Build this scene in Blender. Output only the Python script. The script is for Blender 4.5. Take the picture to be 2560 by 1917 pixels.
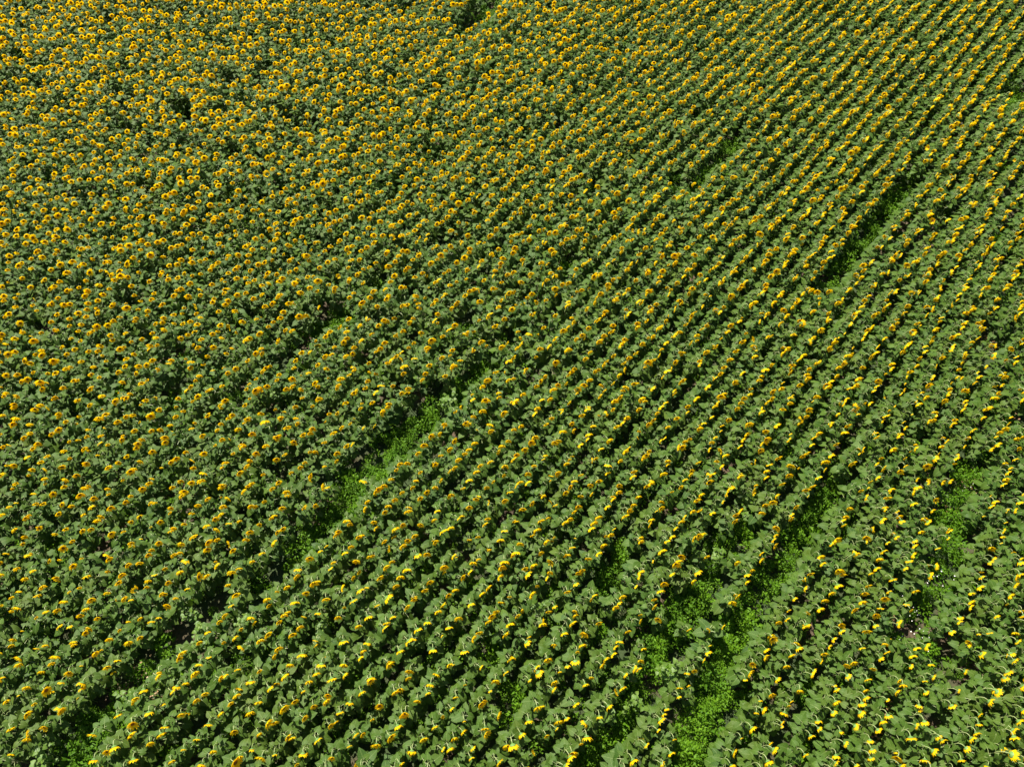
import bpy, math, random
import numpy as np
from mathutils import Matrix, Vector, Euler
for o in list(bpy.data.objects): bpy.data.objects.remove(o)
SC = bpy.context.scene
R = math.radians
random.seed(7); rng = np.random.default_rng(7)

# ---------------------------------------------------------------- camera
PW, PH, FPX = 2560.0, 1917.0, 1774.0
PITCH = R(56.5)                      # depression of the optical axis
CZ = 21.6
cam = bpy.data.cameras.new('camera'); camo = bpy.data.objects.new('camera', cam)
SC.collection.objects.link(camo); SC.camera = camo
camo.location = (0, 0, CZ); camo.rotation_euler = (R(90)-PITCH, 0, 0)
cam.sensor_fit = 'HORIZONTAL'; cam.sensor_width = 36; cam.lens = 36*FPX/PW
cam.clip_start = .1; cam.clip_end = 2000
SC.render.resolution_x = 1024; SC.render.resolution_y = 766
# ---------------------------------------------------------------- light
SUN_EL = R(55)
sdir = Vector((-.60, .80, 0)).normalized()        # towards the sun, on the ground
sun = bpy.data.lights.new('sun', 'SUN'); suno = bpy.data.objects.new('sun', sun)
SC.collection.objects.link(suno); sun.energy = 5.0; sun.angle = R(.5); sun.color = (1, .95, .86)
sv = Vector((sdir.x*math.cos(SUN_EL), sdir.y*math.cos(SUN_EL), math.sin(SUN_EL)))
suno.rotation_euler = sv.to_track_quat('Z', 'Y').to_euler(); suno.location = (0, 0, 40)
w = bpy.data.worlds.new('World'); SC.world = w; w.use_nodes = True
nt = w.node_tree; bg = nt.nodes['Background']; sky = nt.nodes.new('ShaderNodeTexSky')
sky.sky_type = 'NISHITA'; sky.sun_disc = False; sky.sun_elevation = SUN_EL
sky.sun_rotation = math.atan2(sdir.x, sdir.y)
nt.links.new(sky.outputs[0], bg.inputs[0]); bg.inputs[1].default_value = .055
SC.view_settings.view_transform = 'Standard'; SC.view_settings.look = 'None'
SC.view_settings.exposure = 1.15; SC.view_settings.gamma = 1

# ---------------------------------------------------------------- mapping
sp, cp = math.sin(PITCH), math.cos(PITCH)
def at(px, py, z=.6):
    """the ground-plan point seen at a photo pixel, at height z"""
    a = (px-PW/2)/FPX; b = -(py-PH/2)/FPX
    d = np.array([a, b*sp+cp, b*cp-sp]); t = (z-CZ)/d[2]
    return d[0]*t, d[1]*t
def proj(x, y, z):
    dz = z-CZ
    Z = y*cp-dz*sp; U = y*sp+dz*cp
    return PW/2+FPX*x/Z, PH/2-FPX*U/Z, Z

# ---------------------------------------------------------------- materials
def mat(name):
    m = bpy.data.materials.new(name); m.use_nodes = True
    n = m.node_tree; n.nodes.clear(); return m, n.nodes, n.links
def mixc(N, L, a, b, f):
    x = N.new('ShaderNodeMix'); x.data_type = 'RGBA'
    for s, v in ((6, a), (7, b), (0, f)):
        if hasattr(v, 'is_linked'): L.new(v, x.inputs[s])
        elif isinstance(v, tuple): x.inputs[s].default_value = (*v, 1)
        else: x.inputs[s].default_value = v
    return x.outputs[2]
def ramp(N, L, src, a, b):
    m = N.new('ShaderNodeMapRange'); L.new(src, m.inputs[0]); m.inputs[1].default_value = a; m.inputs[2].default_value = b
    return m.outputs[0]
def noise(N, L, vec, scale, det=2):
    t = N.new('ShaderNodeTexNoise'); t.inputs['Scale'].default_value = scale; t.inputs['Detail'].default_value = det
    L.new(vec, t.inputs['Vector']); return t.outputs[0]
def leafy(name, c1, c2, c3, veins=True, trans=.28, rough=.5, spec=.35, tcol=None):
    m, N, L = mat(name)
    geo = N.new('ShaderNodeNewGeometry')
    col = mixc(N, L, c1, c2, geo.outputs['Random Per Island'])
    n = noise(N, L, geo.outputs['Position'], 1.1, 3)
    col = mixc(N, L, col, c3, ramp(N, L, n, .45, .8))
    out = N.new('ShaderNodeOutputMaterial'); p = N.new('ShaderNodeBsdfPrincipled')
    if veins:
        uv = N.new('ShaderNodeUVMap'); sep = N.new('ShaderNodeSeparateXYZ'); L.new(uv.outputs[0], sep.inputs[0])
        def M(op, a, b=None):
            q = N.new('ShaderNodeMath'); q.operation = op
            for i, v in enumerate((a, b)):
                if v is None: continue
                if isinstance(v, (int, float)): q.inputs[i].default_value = v
                else: L.new(v, q.inputs[i])
            return q.outputs[0]
        au = M('ABSOLUTE', sep.outputs[0])
        mid = M('LESS_THAN', au, .055)
        s = M('FRACT', M('MULTIPLY', M('SUBTRACT', sep.outputs[1], M('MULTIPLY', au, .42)), 5.0))
        side = M('LESS_THAN', s, .13)
        v = M('MAXIMUM', mid, M('MULTIPLY', side, .55))
        v = M('MULTIPLY', v, .55)
        col = mixc(N, L, col, (.15, .21, .06), v)
    L.new(col, p.inputs['Base Color']); p.inputs['Roughness'].default_value = rough
    p.inputs['Specular IOR Level'].default_value = spec
    tr = N.new('ShaderNodeBsdfTranslucent')
    tcl = mixc(N, L, col, tcol or (.12, .22, .01), .5); L.new(tcl, tr.inputs[0])
    mx = N.new('ShaderNodeMixShader'); mx.inputs[0].default_value = trans
    L.new(p.outputs[0], mx.inputs[1]); L.new(tr.outputs[0], mx.inputs[2]); L.new(mx.outputs[0], out.inputs[0])
    return m
M_leaf = leafy('sunflower leaf', (.030, .076, .008), (.070, .132, .014), (.074, .112, .010), rough=.6, spec=.2)
M_stem = leafy('sunflower stem', (.20, .26, .09), (.28, .32, .13), (.22, .27, .09), veins=False, trans=.0)
M_calyx = leafy('calyx', (.10, .22, .045), (.16, .28, .07), (.12, .22, .06), veins=False, trans=.15)
M_petal = leafy('yellow petals', (.93, .60, .003), (.95, .70, .006), (.92, .56, .003), veins=False, trans=.5, rough=.6, spec=.2, tcol=(.97, .68, .003))
M_disc = leafy('seed disc', (.16, .062, .012), (.22, .085, .010), (.12, .045, .012), veins=False, trans=.0, rough=.8, spec=.1)
M_weed = leafy('bright green weeds', (.070, .170, .005), (.13, .26, .008), (.05, .13, .006), veins=False, trans=.35, rough=.6, spec=.2, tcol=(.15, .35, .01))
M_lweed = leafy('leafy weed', (.08, .17, .015), (.14, .23, .022), (.10, .18, .018), veins=True, trans=.35, tcol=(.2, .36, .02))
M_dry = leafy('dry red brown weeds', (.23, .12, .05), (.30, .20, .08), (.16, .10, .05), veins=False, trans=.1)
M_white = leafy('white flowers', (.75, .72, .66), (.8, .8, .76), (.7, .65, .6), veins=False, trans=.1, tcol=(.8, .8, .8))
def soil():
    m, N, L = mat('soil'); g = N.new('ShaderNodeNewGeometry')
    a = noise(N, L, g.outputs['Position'], 9, 6); b = noise(N, L, g.outputs['Position'], .6, 3)
    c = mixc(N, L, (.040, .028, .015), (.11, .075, .042), ramp(N, L, a, .35, .7))
    c = mixc(N, L, c, (.030, .050, .012), ramp(N, L, b, .36, .5))
    p = N.new('ShaderNodeBsdfPrincipled'); L.new(c, p.inputs[0]); p.inputs['Roughness'].default_value = .95
    bm = N.new('ShaderNodeBump'); bm.inputs['Strength'].default_value = .8; bm.inputs['Distance'].default_value = .05
    L.new(a, bm.inputs['Height']); L.new(bm.outputs[0], p.inputs['Normal'])
    o = N.new('ShaderNodeOutputMaterial'); L.new(p.outputs[0], o.inputs[0]); return m
M_soil = soil()

# ---------------------------------------------------------------- mesh helpers (all quads)
class Q:                                                   # verts n x 3, quads m x 4, uv per vertex, material per face
    def __init__(s, v, f, uv=None, mi=0):
        s.v = np.asarray(v, float).reshape(-1, 3); s.f = np.asarray(f, int).reshape(-1, 4)
        s.uv = np.zeros((len(s.v), 2)) if uv is None else np.asarray(uv, float)
        s.mi = np.full(len(s.f), mi) if np.isscalar(mi) else np.asarray(mi)
    def t(s, M):
        M = np.asarray(M); return Q(s.v@M[:3, :3].T+M[:3, 3], s.f, s.uv, s.mi)
    def re(s, mi): return Q(s.v, s.f, s.uv, mi)
def join(qs):
    off = 0; V = []; F = []; U = []; I = []
    for q in qs:
        V.append(q.v); F.append(q.f+off); U.append(q.uv); I.append(q.mi); off += len(q.v)
    return Q(np.concatenate(V), np.concatenate(F), np.concatenate(U), np.concatenate(I))
def to_mesh(name, q, mats, smooth=True):
    me = bpy.data.meshes.new(name); nv, nf = len(q.v), len(q.f)
    me.vertices.add(nv); me.vertices.foreach_set('co', q.v.astype(np.float32).ravel())
    me.loops.add(nf*4); me.loops.foreach_set('vertex_index', q.f.astype(np.int32).ravel())
    me.polygons.add(nf); me.polygons.foreach_set('loop_start', np.arange(0, nf*4, 4, dtype=np.int32))
    me.polygons.foreach_set('loop_total', np.full(nf, 4, np.int32))
    me.polygons.foreach_set('material_index', q.mi.astype(np.int32))
    me.polygons.foreach_set('use_smooth', np.full(nf, smooth))
    uv = me.uv_layers.new(name='UVMap'); uv.data.foreach_set('uv', q.uv[q.f.ravel()].astype(np.float32).ravel())
    for m in mats: me.materials.append(m)
    me.update(); return me
def RT(loc=(0, 0, 0), rz=0, ry=0, rx=0, s=1):
    return np.array(Matrix.Translation(loc)@Euler((rx, ry, rz), 'XYZ').to_matrix().to_4x4()@Matrix.Scale(s, 4))
def tube(pts, rad, n=5):
    pts = [Vector(p) for p in pts]; V = []; F = []; k = len(pts)
    for i, p in enumerate(pts):
        d = (pts[min(i+1, k-1)]-pts[max(i-1, 0)]).normalized()
        a = d.cross(Vector((0, 1, 0))).normalized(); b = d.cross(a)
        for j in range(n):
            an = 2*math.pi*j/n; V.append(p+(a*math.cos(an)+b*math.sin(an))*rad[i])
    for i in range(k-1):
        for j in range(n): F.append((i*n+j, i*n+(j+1) % n, (i+1)*n+(j+1) % n, (i+1)*n+j))
    return Q([tuple(v) for v in V], F)

def leaf(rs, fine):
    """a petiole along +X, then a heart-shaped drooping blade"""
    pl = rs.uniform(.10, .15); up = R(rs.uniform(15, 40)); L = .255; W = .24
    S = [0, .14, .34, .58, .8, 1] if fine else [0, .2, .5, .8, 1]
    H = [.66, .98, .97, .66, .30, .012] if fine else [.8, 1.0, .76, .32, .012]
    J = [-1, -.5, 0, .5, 1] if fine else [-1, 0, 1]
    a0 = R(rs.uniform(-12, 10)); a1 = R(rs.uniform(-52, -6)); fold = rs.uniform(-.24, .16); tw = rs.uniform(-.25, .25)
    bx, bz = pl*math.cos(up), pl*math.sin(up)
    V = []; UV = []; F = []; x, z, ps = bx, bz, 0
    for i, s in enumerate(S):
        a = a0+(a1-a0)*s; x += (s-ps)*L*math.cos(a); z += (s-ps)*L*math.sin(a); ps = s
        for j in J:
            h = H[i]*W/2*j
            back = .05*abs(j)**1.5*(1-s)**3 if s < .4 else 0
            wav = .012*math.sin(9*s+3*j+tw*20)*abs(j)
            V.append((x-back, h, z+fold*abs(h)+wav+tw*h)); UV.append((j*(.25+.75*H[i]), s))
    n = len(J)
    for i in range(len(S)-1):
        for j in range(n-1): F.append((i*n+j, (i+1)*n+j, (i+1)*n+j+1, i*n+j+1))
    b = Q(V, F, UV, 0)
    r = .005
    p = Q([(0, -r, 0), (0, r, 0), (bx*.55, r, bz*.75), (bx*.55, -r, bz*.75), (bx+.01, r, bz), (bx+.01, -r, bz)],
          [(0, 3, 2, 1), (3, 5, 4, 2)], [(0, .5)]*6, 1)
    return join([b, p])
rs = random.Random(3)
LF = [leaf(rs, True) for _ in range(10)]; rs = random.Random(3)
LC = [leaf(rs, False) for _ in range(10)]

def fan(n, r, x0, x1, rings=1):
    """a dished disc facing +X with quads only"""
    V = [(x1, 0, 0)]; F = []
    for k in range(1, rings+1):
        q = k/rings
        for i in range(n):
            a = 2*math.pi*i/n; V.append((x1+(x0-x1)*q*q, r*q*math.cos(a), r*q*math.sin(a)))
    for i in range(0, n, 2): F.append((0, 1+i, 1+(i+1) % n, 1+(i+2) % n))
    for k in range(1, rings):
        for i in range(n):
            a, b = 1+(k-1)*n, 1+k*n; F.append((a+i, b+i, b+(i+1) % n, a+(i+1) % n))
    return Q(V, F)
def petals(rs, n, arch):
    qs = []
    for k in range(n):
        a = 2*math.pi*(k+rs.uniform(-.3, .3))/n; ln = rs.uniform(.068, .092); w = .0185*24/n*rs.uniform(.8, 1.15)
        r0 = .038; dx = arch*ln+rs.uniform(-.022, .022); dm = dx*.25+rs.uniform(-.003, .006)
        P = [(.004, r0, -w*.5), (.004, r0, w*.5), (dm, r0+ln*.5, -w), (dm, r0+ln*.5, w), (dx, r0+ln, -w*.22), (dx, r0+ln, w*.22)]
        c, s = math.cos(a), math.sin(a)
        qs.append(Q([(x, y*c-z*s, y*s+z*c) for x, y, z in P], [(0, 2, 3, 1), (2, 4, 5, 3)]))
    return join(qs)
rs = random.Random(5)
PET = [petals(rs, 22, rs.uniform(.4, 1.0)) for _ in range(6)]
PETC = [petals(rs, 14, rs.uniform(.4, 1.0)) for _ in range(6)]
DISC = fan(12, .043, .004, .022, 2)
CAL = join([fan(12, .062, -.002, -.038, 2), tube([(-.06, 0, 0), (-.03, 0, 0)], [.011, .018], 5)])
def stemq(n):
    pts = [(0, 0, 0), (.01, 0, .5), (0, 0, 1.0), (0, 0, 1.36), (.012, 0, 1.48), (.05, 0, 1.565), (.10, 0, 1.585), (.135, 0, 1.575)]
    return tube(pts, [.014, .013, .012, .011, .0105, .010, .010, .012], n)
ST = stemq(6)
HEADX, HEADZ = .185, 1.565

# ---------------------------------------------------------------- the rows
ROWAZ = R(39.6)                                  # clockwise from +Y
ru = np.array([math.sin(ROWAZ), math.cos(ROWAZ)]); rv = np.array([math.cos(ROWAZ), -math.sin(ROWAZ)])
GAPS = [  # photo pixels along missing stretches of row, half width in metres, weed amount
    ([(1223,923),(1102,1013),(1026,1081),(898,1195),(838,1283)], .50, 1),
    ([(838,1283),(725,1396),(634,1464)], .45, 1),
    ([(846,787),(800,825),(725,900)], .48, 1), ([(455,965),(425,985)], .3, .6),
    ([(1190,800),(1150,830)], .33, .8), ([(1262,855),(1240,870)], .33, 1), ([(1330,790),(1310,800)], .28, .6),
    ([(960,712),(930,730)], .3, .6), ([(1430,650),(1400,670)], .28, .6), ([(1500,610),(1485,630)], .3, .6),
    ([(560,1500),(470,1570),(393,1653),(330,1720)], .36, .25), ([(290,1770),(189,1865),(120,1930)], .45, 1),
    ([(1840,1330),(1778,1410),(1737,1479),(1680,1549),(1651,1606),(1604,1705),(1512,1815),(1471,1890)], .40, 1),
    ([(2090,1207),(2033,1305),(1963,1398),(1876,1496),(1842,1572),(1790,1700)], .36, .9),
    ([(1790,1700),(1761,1760),(1685,1907)], .44, 1),
    ([(2430,1180),(2395,1240),(2374,1329),(2322,1433),(2293,1508),(2280,1566),(2300,1610)], .45, .8),
    ([(1826,347),(1804,408),(1751,445),(1683,483)], .45, .9),
    ([(2264,453),(2219,513),(2174,574)], .33, .9), ([(2171,579),(2079,694),(2032,747)], .26, .8),
    ([(1545,1375),(1500,1452)], .36, 1), ([(615,1775),(590,1800)], .3, 1), ([(665,1640),(645,1655)], .3, .8),
    ([(830,1550),(810,1575)], .3, .8), ([(1250,5),(1200,40),(1150,85)], .7, .35), ([(1040,20),(1000,50)], .3, .2),
    ([(300,245),(320,255)], .5, 0), ([(460,290),(475,305)], .55, 0), ([(655,190),(670,198)], .4, 0), ([(730,318),(770,315)], .45, 0),
    ([(330,347),(360,350)], .4, 0), ([(550,405),(580,403)], .4, 0), ([(145,289),(160,292)], .45, 0),
    ([(120,1363),(150,1350)], .3, .6), ([(240,1375),(265,1360)], .36, .2), ([(460,895),(430,905)], .3, .1), ([(560,1000),(590,990)],.3,.3),
    ([(2476,850),(2470,880)], .35, .2), ([(2530,1030),(2515,1060)], .4, .2), ([(2356,545),(2335,570)], .4, .1),
    ([(2550,230),(2530,262)], .6, .5), ([(1290,1740),(1270,1780)], .3, .8), ([(1240,1610),(1225,1640)], .25, .8),
    ([(1890,1320),(1860,1360)], .3, .8), ([(2130,1290),(2105,1330)], .25, .5), ([(1150,1690),(1165,1670)], .25, .8),
]
G = []
for poly, hw, wd in GAPS:
    P = [np.array(at(x, y, .7)) for x, y in poly]
    for a, b in zip(P[:-1], P[1:]): G.append((a, b, hw*.9, wd))
def gapdist(x, y):
    """signed clearance from the nearest gap's edge and the weed amount there"""
    best = np.full(np.shape(x), 99.); wd = np.zeros(np.shape(x))
    for a, b, hw, w_ in G:
        d = b-a; t = np.clip(((x-a[0])*d[0]+(y-a[1])*d[1])/(d@d), 0, 1)
        q = np.hypot(x-a[0]-t*d[0], y-a[1]-t*d[1])-hw
        m = q < best; best = np.where(m, q, best); wd = np.where(m, w_, wd)
    return best, wd
def vnoise(x, y, sc, seed):
    r = np.random.default_rng(seed); g = r.random((128, 128)); x = x/sc+50; y = y/sc+50
    i = np.floor(x).astype(int); j = np.floor(y).astype(int); fx = x-i; fy = y-j; fx = fx*fx*(3-2*fx); fy = fy*fy*(3-2*fy)
    f = lambda a, b: g[a % 128, b % 128]
    return (f(i, j)*(1-fx)+f(i+1, j)*fx)*(1-fy)+(f(i, j+1)*(1-fx)+f(i+1, j+1)*fx)*fy

ROW, STEP, PHASE = .64, .285, .30
P = []
for k in range(-75, 75):
    n = int(110/STEP); u = -60+np.arange(n)*STEP+rng.uniform(0, STEP)+rng.normal(0, .07, n)
    v = k*ROW+PHASE+rng.normal(0, .045, n)+.05*np.sin(u*.35+k*.8)+.03*np.sin(u*.9+k*2.1)
    x = u*ru[0]+v*rv[0]; y = u*ru[1]+v*rv[1]
    P.append(np.stack([x, y, np.full(n, k), u], 1))
P = np.concatenate(P)
px, py, Z = proj(P[:, 0], P[:, 1], 1.5)
keep = (Z > 5) & (px > -170) & (px < PW+170) & (py > -120) & (py < PH+230)
P = P[keep]
gd, _ = gapdist(P[:, 0], P[:, 1])
P = P[(gd > 0) & (rng.random(len(P)) > .05)]
N = len(P); X, Y = P[:, 0], P[:, 1]
vig = vnoise(X, Y, 1.6, 1)*.6+vnoise(X, Y, 5, 2)*.4
gd, _ = gapdist(X, Y)
SCL = np.clip(.86+.26*vig+rng.normal(0, .07, N), .62, 1.2)
SCL[(rng.random(N) < .07)] *= .78
YAW = rng.uniform(0, 2*math.pi, N)
FACE = R(-65)+rng.normal(0, R(20), N)              # heading of the flower, measured from +X
odd = rng.random(N) < .07; FACE[odd] += rng.normal(0, R(60), odd.sum())
NOD = rng.normal(R(2), R(12), N)
HS = np.clip(rng.normal(1.02, .11, N), .6, 1.3); sm = rng.random(N) < .13; HS[sm] *= rng.uniform(.45, .8, sm.sum())
# the lower right plants were larger and looser
print('plants', N)

def plant_layout(rs):
    """(variant, scale, height, azimuth, pitch) for each leaf of a plant 1.5 m tall"""
    n = rs.choice((10, 11, 12)); az = rs.uniform(0, 6.28); out = []
    for i in range(n):
        q = i/(n-1); az += R(137.5)+rs.uniform(-.5, .5)
        z = .50+.92*q**.9+rs.uniform(-.04, .04); s = (1.08-.48*max(0, q-.45)/.55)*rs.uniform(.85, 1.12)
        out.append((rs.randrange(10), s, z, az, R(rs.gauss(6, 17))))
    return out
LAY = [plant_layout(random.Random(100+i)) for i in range(28)]
lay_i = rng.integers(0, len(LAY), N)

# which plants are objects of their own: the 300 that show largest
hx = X+np.cos(FACE)*HEADX*SCL; hy = Y+np.sin(FACE)*HEADX*SCL
px, py, Z = proj(hx, hy, HEADZ*SCL)
inside = (px > 8) & (px < PW-8) & (py < PH-8)
order = np.argsort(np.where(inside, Z, 1e9))[:300]
single = np.zeros(N, bool); single[order] = True

# ---------------------------------------------------------------- the setting
def tag(o, label, cat=None, group=None, kind=None):
    o['label'] = label
    if cat: o['category'] = cat
    if group: o['group'] = group
    if kind: o['kind'] = kind
    return o
def link(name, data, parent=None):
    o = bpy.data.objects.new(name, data); SC.collection.objects.link(o)
    if parent: o.parent = parent
    return o
gs = 900; gn = 60
gx = np.sign(np.linspace(-1, 1, gn+1))*np.abs(np.linspace(-1, 1, gn+1))**3*gs
V = [(a, b, .05*math.sin(a*1.7+b)*math.exp(-(a*a+b*b)/900)) for b in gx for a in gx]
F = [(j*(gn+1)+i, j*(gn+1)+i+1, (j+1)*(gn+1)+i+1, (j+1)*(gn+1)+i) for j in range(gn) for i in range(gn)]
ground = link('ground', to_mesh('ground', Q(V, F), [M_soil]))
ground['kind'] = 'structure'; ground['label'] = 'brown soil of the field under the sunflowers'; ground['category'] = 'ground'

# ---------------------------------------------------------------- the mass of sunflowers
MATS = [M_leaf, M_stem, M_calyx, M_petal, M_disc]
def foliage_template(lay):
    qs = []
    for vi, s, z, az, pt in lay: qs.append(LC[vi].t(RT((0, 0, z), az, pt, 0, s)))
    return join(qs)
FT = [foliage_template(l) for l in LAY]
STC = tube([(0, 0, 0), (0, 0, 1.0), (0, 0, 1.40), (.03, 0, 1.54), (.085, 0, 1.585), (.135, 0, 1.575)], [.013, .012, .011, .010, .010, .012], 4).re(1)
HT = [join([fan(8, .062, -.002, -.038).re(2), PETC[i].re(3), fan(8, .043, .004, .02).re(4)]) for i in range(6)]
qs = []
heads_i = rng.integers(0, 6, N)
def euler_mats(rz, ry, s, loc):
    c, si = np.cos(rz), np.sin(rz); cy, sy = np.cos(ry), np.sin(ry); n = len(rz); m = np.zeros((n, 3, 3))
    m[:, 0, 0] = c*cy; m[:, 0, 1] = -si; m[:, 0, 2] = c*sy
    m[:, 1, 0] = si*cy; m[:, 1, 1] = c; m[:, 1, 2] = si*sy
    m[:, 2, 0] = -sy; m[:, 2, 2] = cy
    return m*s[:, None, None], loc
def scatter(tpl, rz, ry, s, loc):
    n = len(rz)
    if n == 0: return None
    m, l = euler_mats(rz, ry, s, loc)
    v = np.einsum('nij,kj->nki', m, tpl.v)+l[:, None, :]
    f = tpl.f[None]+(np.arange(n)*len(tpl.v))[:, None, None]
    return Q(v.reshape(-1, 3), f.reshape(-1, 4), np.tile(tpl.uv, (n, 1)), np.tile(tpl.mi, n))
rest = ~single
LEANX, LEANY = rng.normal(0, .03, N), rng.normal(0, .03, N)
for i in range(len(LAY)):
    s = rest & (lay_i == i)
    qs.append(scatter(FT[i], YAW[s], rng.normal(0, .05, s.sum()), SCL[s], np.stack([X[s], Y[s], 0*X[s]], 1)))
s = rest; qs.append(scatter(STC, FACE[s], 0*X[s], SCL[s], np.stack([X[s], Y[s], 0*X[s]], 1)))
for i in range(6):
    s = rest & (heads_i == i)
    qs.append(scatter(HT[i], FACE[s], NOD[s], SCL[s]*HS[s], np.stack([hx[s], hy[s], HEADZ*SCL[s]], 1)))
fld = link('sunflower_field', to_mesh('sunflower_field', join([q for q in qs if q is not None]), MATS))
tag(fld, 'dense slanting rows of yellow sunflowers filling the field beyond the nearest plants', 'sunflowers', kind='stuff')
print('field faces', len(fld.data.polygons))

# ---------------------------------------------------------------- the nearest sunflowers, one object each
leaf_me = [to_mesh('leaf', LF[i], [M_leaf, M_stem]) for i in range(10)]
stem_me = to_mesh('stem', ST, [M_stem]); cal_me = to_mesh('flower_head', CAL, [M_calyx])
pet_me = [to_mesh('petals', p, [M_petal]) for p in PET]; disc_me = to_mesh('seed_disc', DISC, [M_disc])
def ordinal(n):
    return '%d%s' % (n, 'th' if 10 <= n % 100 <= 20 else {1: 'st', 2: 'nd', 3: 'rd'}.get(n % 10, 'th'))
rows = {}
for i in order: rows.setdefault(int(P[i, 2]), []).append(int(i))
rowno = {k: n+1 for n, k in enumerate(sorted(rows, key=lambda k: k))}
for k, idx in rows.items():
    idx.sort(key=lambda i: -py[i])
    for n, i in enumerate(idx):
        look = 'small yellow head' if HS[i] < .82 else 'large yellow head' if HS[i] > 1.12 else 'yellow head'
        how = 'sideways' if abs(FACE[i]-R(-65)) > R(45) else 'down' if NOD[i] > R(12) else 'tilted up' if NOD[i] < R(-10) else 'edge-on'
        how = {'sideways': 'turned sideways', 'down': 'hanging down', 'tilted up': 'tilted up', 'edge-on': 'seen edge-on'}[how]
        root = link('sunflower', None); root.location = (X[i], Y[i], 0); root.scale = (SCL[i],)*3; root.empty_display_size = .2
        if len(idx) == 1: place = 'only near plant in row %d from the left' % rowno[k]
        else: place = '%s up in row %d from the left' % (ordinal(n+1), rowno[k])
        tag(root, 'sunflower with %s %s, %s' % (look, how, place), 'sunflower', 'sunflowers along the near edge of the field')
        st = link('stem', stem_me, root); st.rotation_euler = (0, 0, FACE[i])
        for vi, s, z, az, pt in LAY[lay_i[i]]:
            lo = link('leaf', leaf_me[vi], root); lo.location = (0, 0, z); lo.rotation_euler = (0, pt, az+YAW[i]); lo.scale = (s,)*3
        h = link('flower_head', cal_me, root)
        h.location = (math.cos(FACE[i])*HEADX, math.sin(FACE[i])*HEADX, HEADZ); h.rotation_euler = (0, NOD[i], FACE[i]); h.scale = (HS[i],)*3
        pt = link('petals', pet_me[heads_i[i]], h); pt.rotation_euler = (rng.uniform(0, 6.28), 0, 0)
        link('seed_disc', disc_me, h)

# ---------------------------------------------------------------- weeds in the gaps
def tuft(rs, n, r, h, ls):
    qs = []
    for _ in range(n):
        a = rs.uniform(0, 6.28); q = rs.random()**.6; e = rs.uniform(.1, 1)
        p = (math.cos(a)*r*q, math.sin(a)*r*q, h*math.sqrt(max(0, 1-q*q*.9))*rs.uniform(.45, 1))
        l = ls*rs.uniform(.6, 1.3); w_ = l*rs.uniform(.16, .3)
        lf = Q([(0, 0, 0), (l*.5, -w_, .15*l), (l, 0, -.05*l), (l*.5, w_, .15*l)], [(0, 1, 2, 3)])
        qs.append(lf.t(RT(p, a+rs.uniform(-1.2, 1.2), rs.uniform(-1.0, .5), rs.uniform(-.6, .6))))
    return join(qs)
rs = random.Random(9)
TF = [tuft(rs, 110, .21, hh, ls) for hh, ls in ((.5, .06), (.62, .075), (.45, .05), (.7, .09), (.38, .12))]
nb = 90000
wx = rng.uniform(-28, 28, nb); wy = rng.uniform(-2, 42, nb)
a_, b_, Zb = proj(wx, wy, .3)
ins = (a_ > -60) & (a_ < PW+60) & (b_ > -40) & (b_ < PH+80); wx, wy = wx[ins], wy[ins]
d, wd = gapdist(wx, wy)
patch = vnoise(wx, wy, .8, 5)
pr = np.where(d < .12, .75*wd*np.clip(patch*1.8, .35, 1.1), np.where(vnoise(wx, wy, 3, 8) > .5, .14, .07))
ok = rng.random(len(wx)) < pr; wx, wy, d, wd = wx[ok], wy[ok], d[ok], wd[ok]
ti = rng.integers(0, 5, len(wx)); ws = rng.uniform(.55, 1.25, len(wx))
qs = [scatter(TF[i], rng.uniform(0, 6.28, (ti == i).sum()), rng.normal(0, .12, (ti == i).sum()), ws[ti == i], np.stack([wx[ti == i], wy[ti == i], 0*wx[ti == i]], 1)) for i in range(5)]
wo = link('weeds', to_mesh('weeds', join(qs), [M_weed])); print('tufts', len(wx))
tag(wo, 'bright green feathery weeds filling the bare gaps between sunflower rows', 'weeds', kind='stuff')

# small white flowers and dry litter beside the bare path
def specks(name, spots, n, mt, size, zr, label, cat, seed):
    r = np.random.default_rng(seed); qs = []
    base = Q([(-1, -.6, 0), (1, -.7, .2), (.8, .7, 0), (-.7, .8, .25)], [(0, 1, 2, 3)])
    for (sx, sy, rad) in spots:
        cx, cy = at(sx, sy, .2); q = n
        qs.append(scatter(base, r.uniform(0, 6.28, q), r.normal(0, .4, q), size*r.uniform(.5, 1.3, q),
                          np.stack([cx+r.normal(0, rad, q), cy+r.normal(0, rad, q), r.uniform(*zr, q)], 1)))
    return tag(link(name, to_mesh(name, join(qs), [mt])), label, cat, kind='stuff')
specks('white_wildflowers', [(2265, 1530, .18), (2250, 1545, .12), (2235, 1608, .12), (2300, 1600, .2), (2310, 1430, .25), (2355, 1450, .25), (2420, 1225, .2)],
       11, M_white, .017, (.35, .62), 'tiny white wildflowers dotting the weeds beside the bare path at right', 'wildflowers', 4)
specks('dry_litter', [(2240, 1545, .2), (2470, 865, .25), (2520, 1045, .25), (2230, 1760, .2), (2185, 1860, .25), (2160, 1900, .25), (400, 1752, .2), (2440, 1230, .3), (330, 1700, .3), (1270, 25, .4), (2390, 1300, .25)],
       90, M_dry, .03, (.05, .45), 'dry red brown weed stalks and litter on bare soil patches', 'plant litter', 5)

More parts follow.
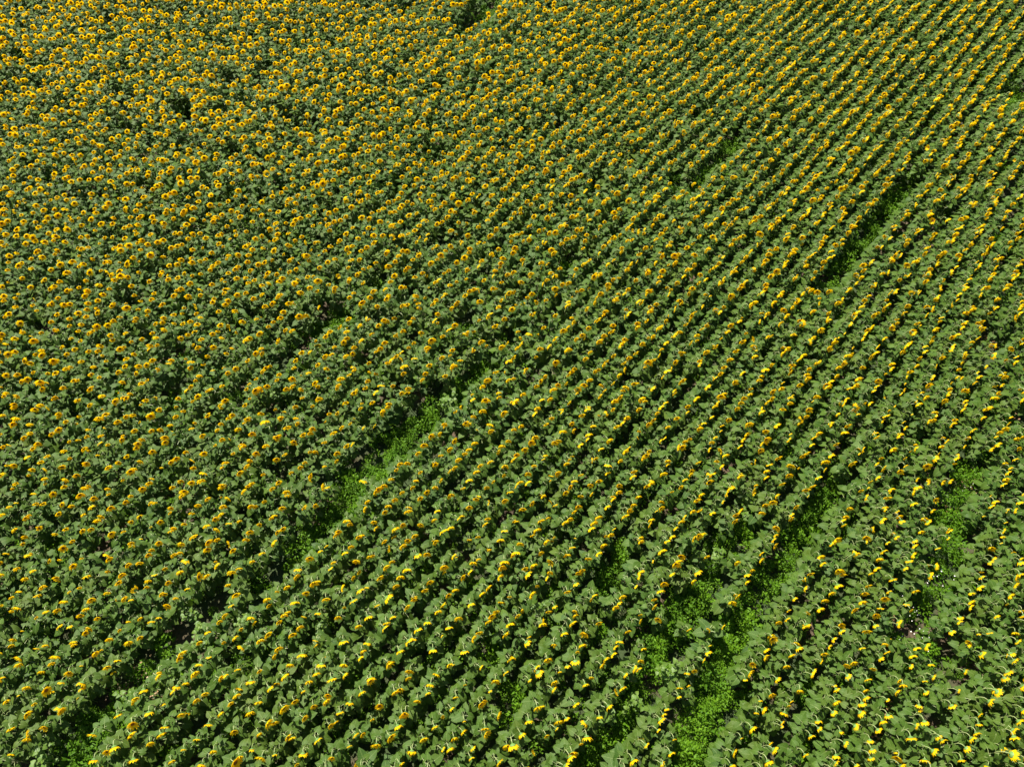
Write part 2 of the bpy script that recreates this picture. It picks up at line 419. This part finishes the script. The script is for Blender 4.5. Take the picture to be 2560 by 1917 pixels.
# ---------------------------------------------------------------- broad leafy weeds, things of their own
def lweed_layout(rs):
    out = []
    for b in range(rs.choice((5, 6, 7))):
        baz = rs.uniform(0, 6.28); rad = rs.uniform(.04, .22); top = rs.uniform(.7, 1.05)
        for k in range(7):
            out.append((rs.randrange(10), rs.uniform(.28, .46), (math.cos(baz)*rad, math.sin(baz)*rad, top*(.55+.45*k/6)), rs.uniform(0, 6.28), R(rs.uniform(-30, 5))))
    return out
def lweed(loc, s, rs, label):
    root = link('leafy_weed', None); root.location = loc; root.scale = (s,)*3; root.empty_display_size = .2
    tag(root, label, 'weed', 'pale leafy weeds between the sunflowers')
    lay = lweed_layout(rs)
    fq = join([LF[vi].t(RT(p, az, pt, 0, sc)) for vi, sc, p, az, pt in lay])
    link('foliage', to_mesh('foliage', fq, [M_lweed, M_stem]), root)
    stq = join([tube([(0, 0, 0), (p[0]*.6, p[1]*.6, p[2]*.5), p], [.008, .006, .003], 4) for vi, sc, p, az, pt in lay[6::7]])
    link('stem', to_mesh('stem', stq, [M_stem]), root)
LW = [(482, 1540, 'beside the dark gap at lower left'), (505, 1568, 'on the right side of the dark gap, lower left'),
      (430, 1690, 'above the green gap in the lower left corner'), (330, 1745, 'at the top end of the lower left green strip'),
      (120, 1895, 'in the bottom left corner'), (290, 1850, 'right of the lower left green strip'), (1330, 1525, 'low in the centre, between two full rows'),
      (1150, 1530, 'in the lower centre left of the weedy strip'), (1860, 1260, 'above the long weedy strip at right'), (1925, 1265, 'between the two long weedy strips at right'),
      (1790, 1390, 'at the top end of the left long weedy strip'), (1585, 1760, 'midway down the left long weedy strip'), (1665, 1680, 'right of the left long weedy strip'),
      (1520, 1790, 'near the bottom of the left long weedy strip'), (2100, 1180, 'between rows right of centre'), (2060, 1640, 'in the lower right, left of the path'),
      (2350, 1720, 'below the path at lower right'), (2440, 1590, 'at the lower right beyond the path'), (1870, 900, 'right of centre in thin green rows'),
      (2270, 800, 'at right, in a dim gap'), (1410, 870, 'in the centre beside a small gap'), (690, 985, 'left of centre, under the short green strip'),
      (340, 960, 'at left, in a break in the rows'), (1255, 12, 'at the top edge beside the dark hollow'), (1120, 1010, 'at the head of the long central strip'),
      (950, 1260, 'right of the long central strip, halfway down'), (760, 1420, 'near the foot of the long central strip'), (620, 1560, 'below the foot of the long central strip'),
      (1430, 215, 'at the top, right of the dark hollow'), (1740, 250, 'above the upper right green gap'), (800, 1560, 'in a small break at lower centre left'), (500, 1610, 'right of the dark soil patch at lower left')]
for n, (x_, y_, t_) in enumerate(LW):
    a, b = at(x_, y_, .8); rs = random.Random(50+n)
    lweed((a, b, 0), rs.uniform(.95, 1.35), rs, 'pale green leafy weed '+t_)
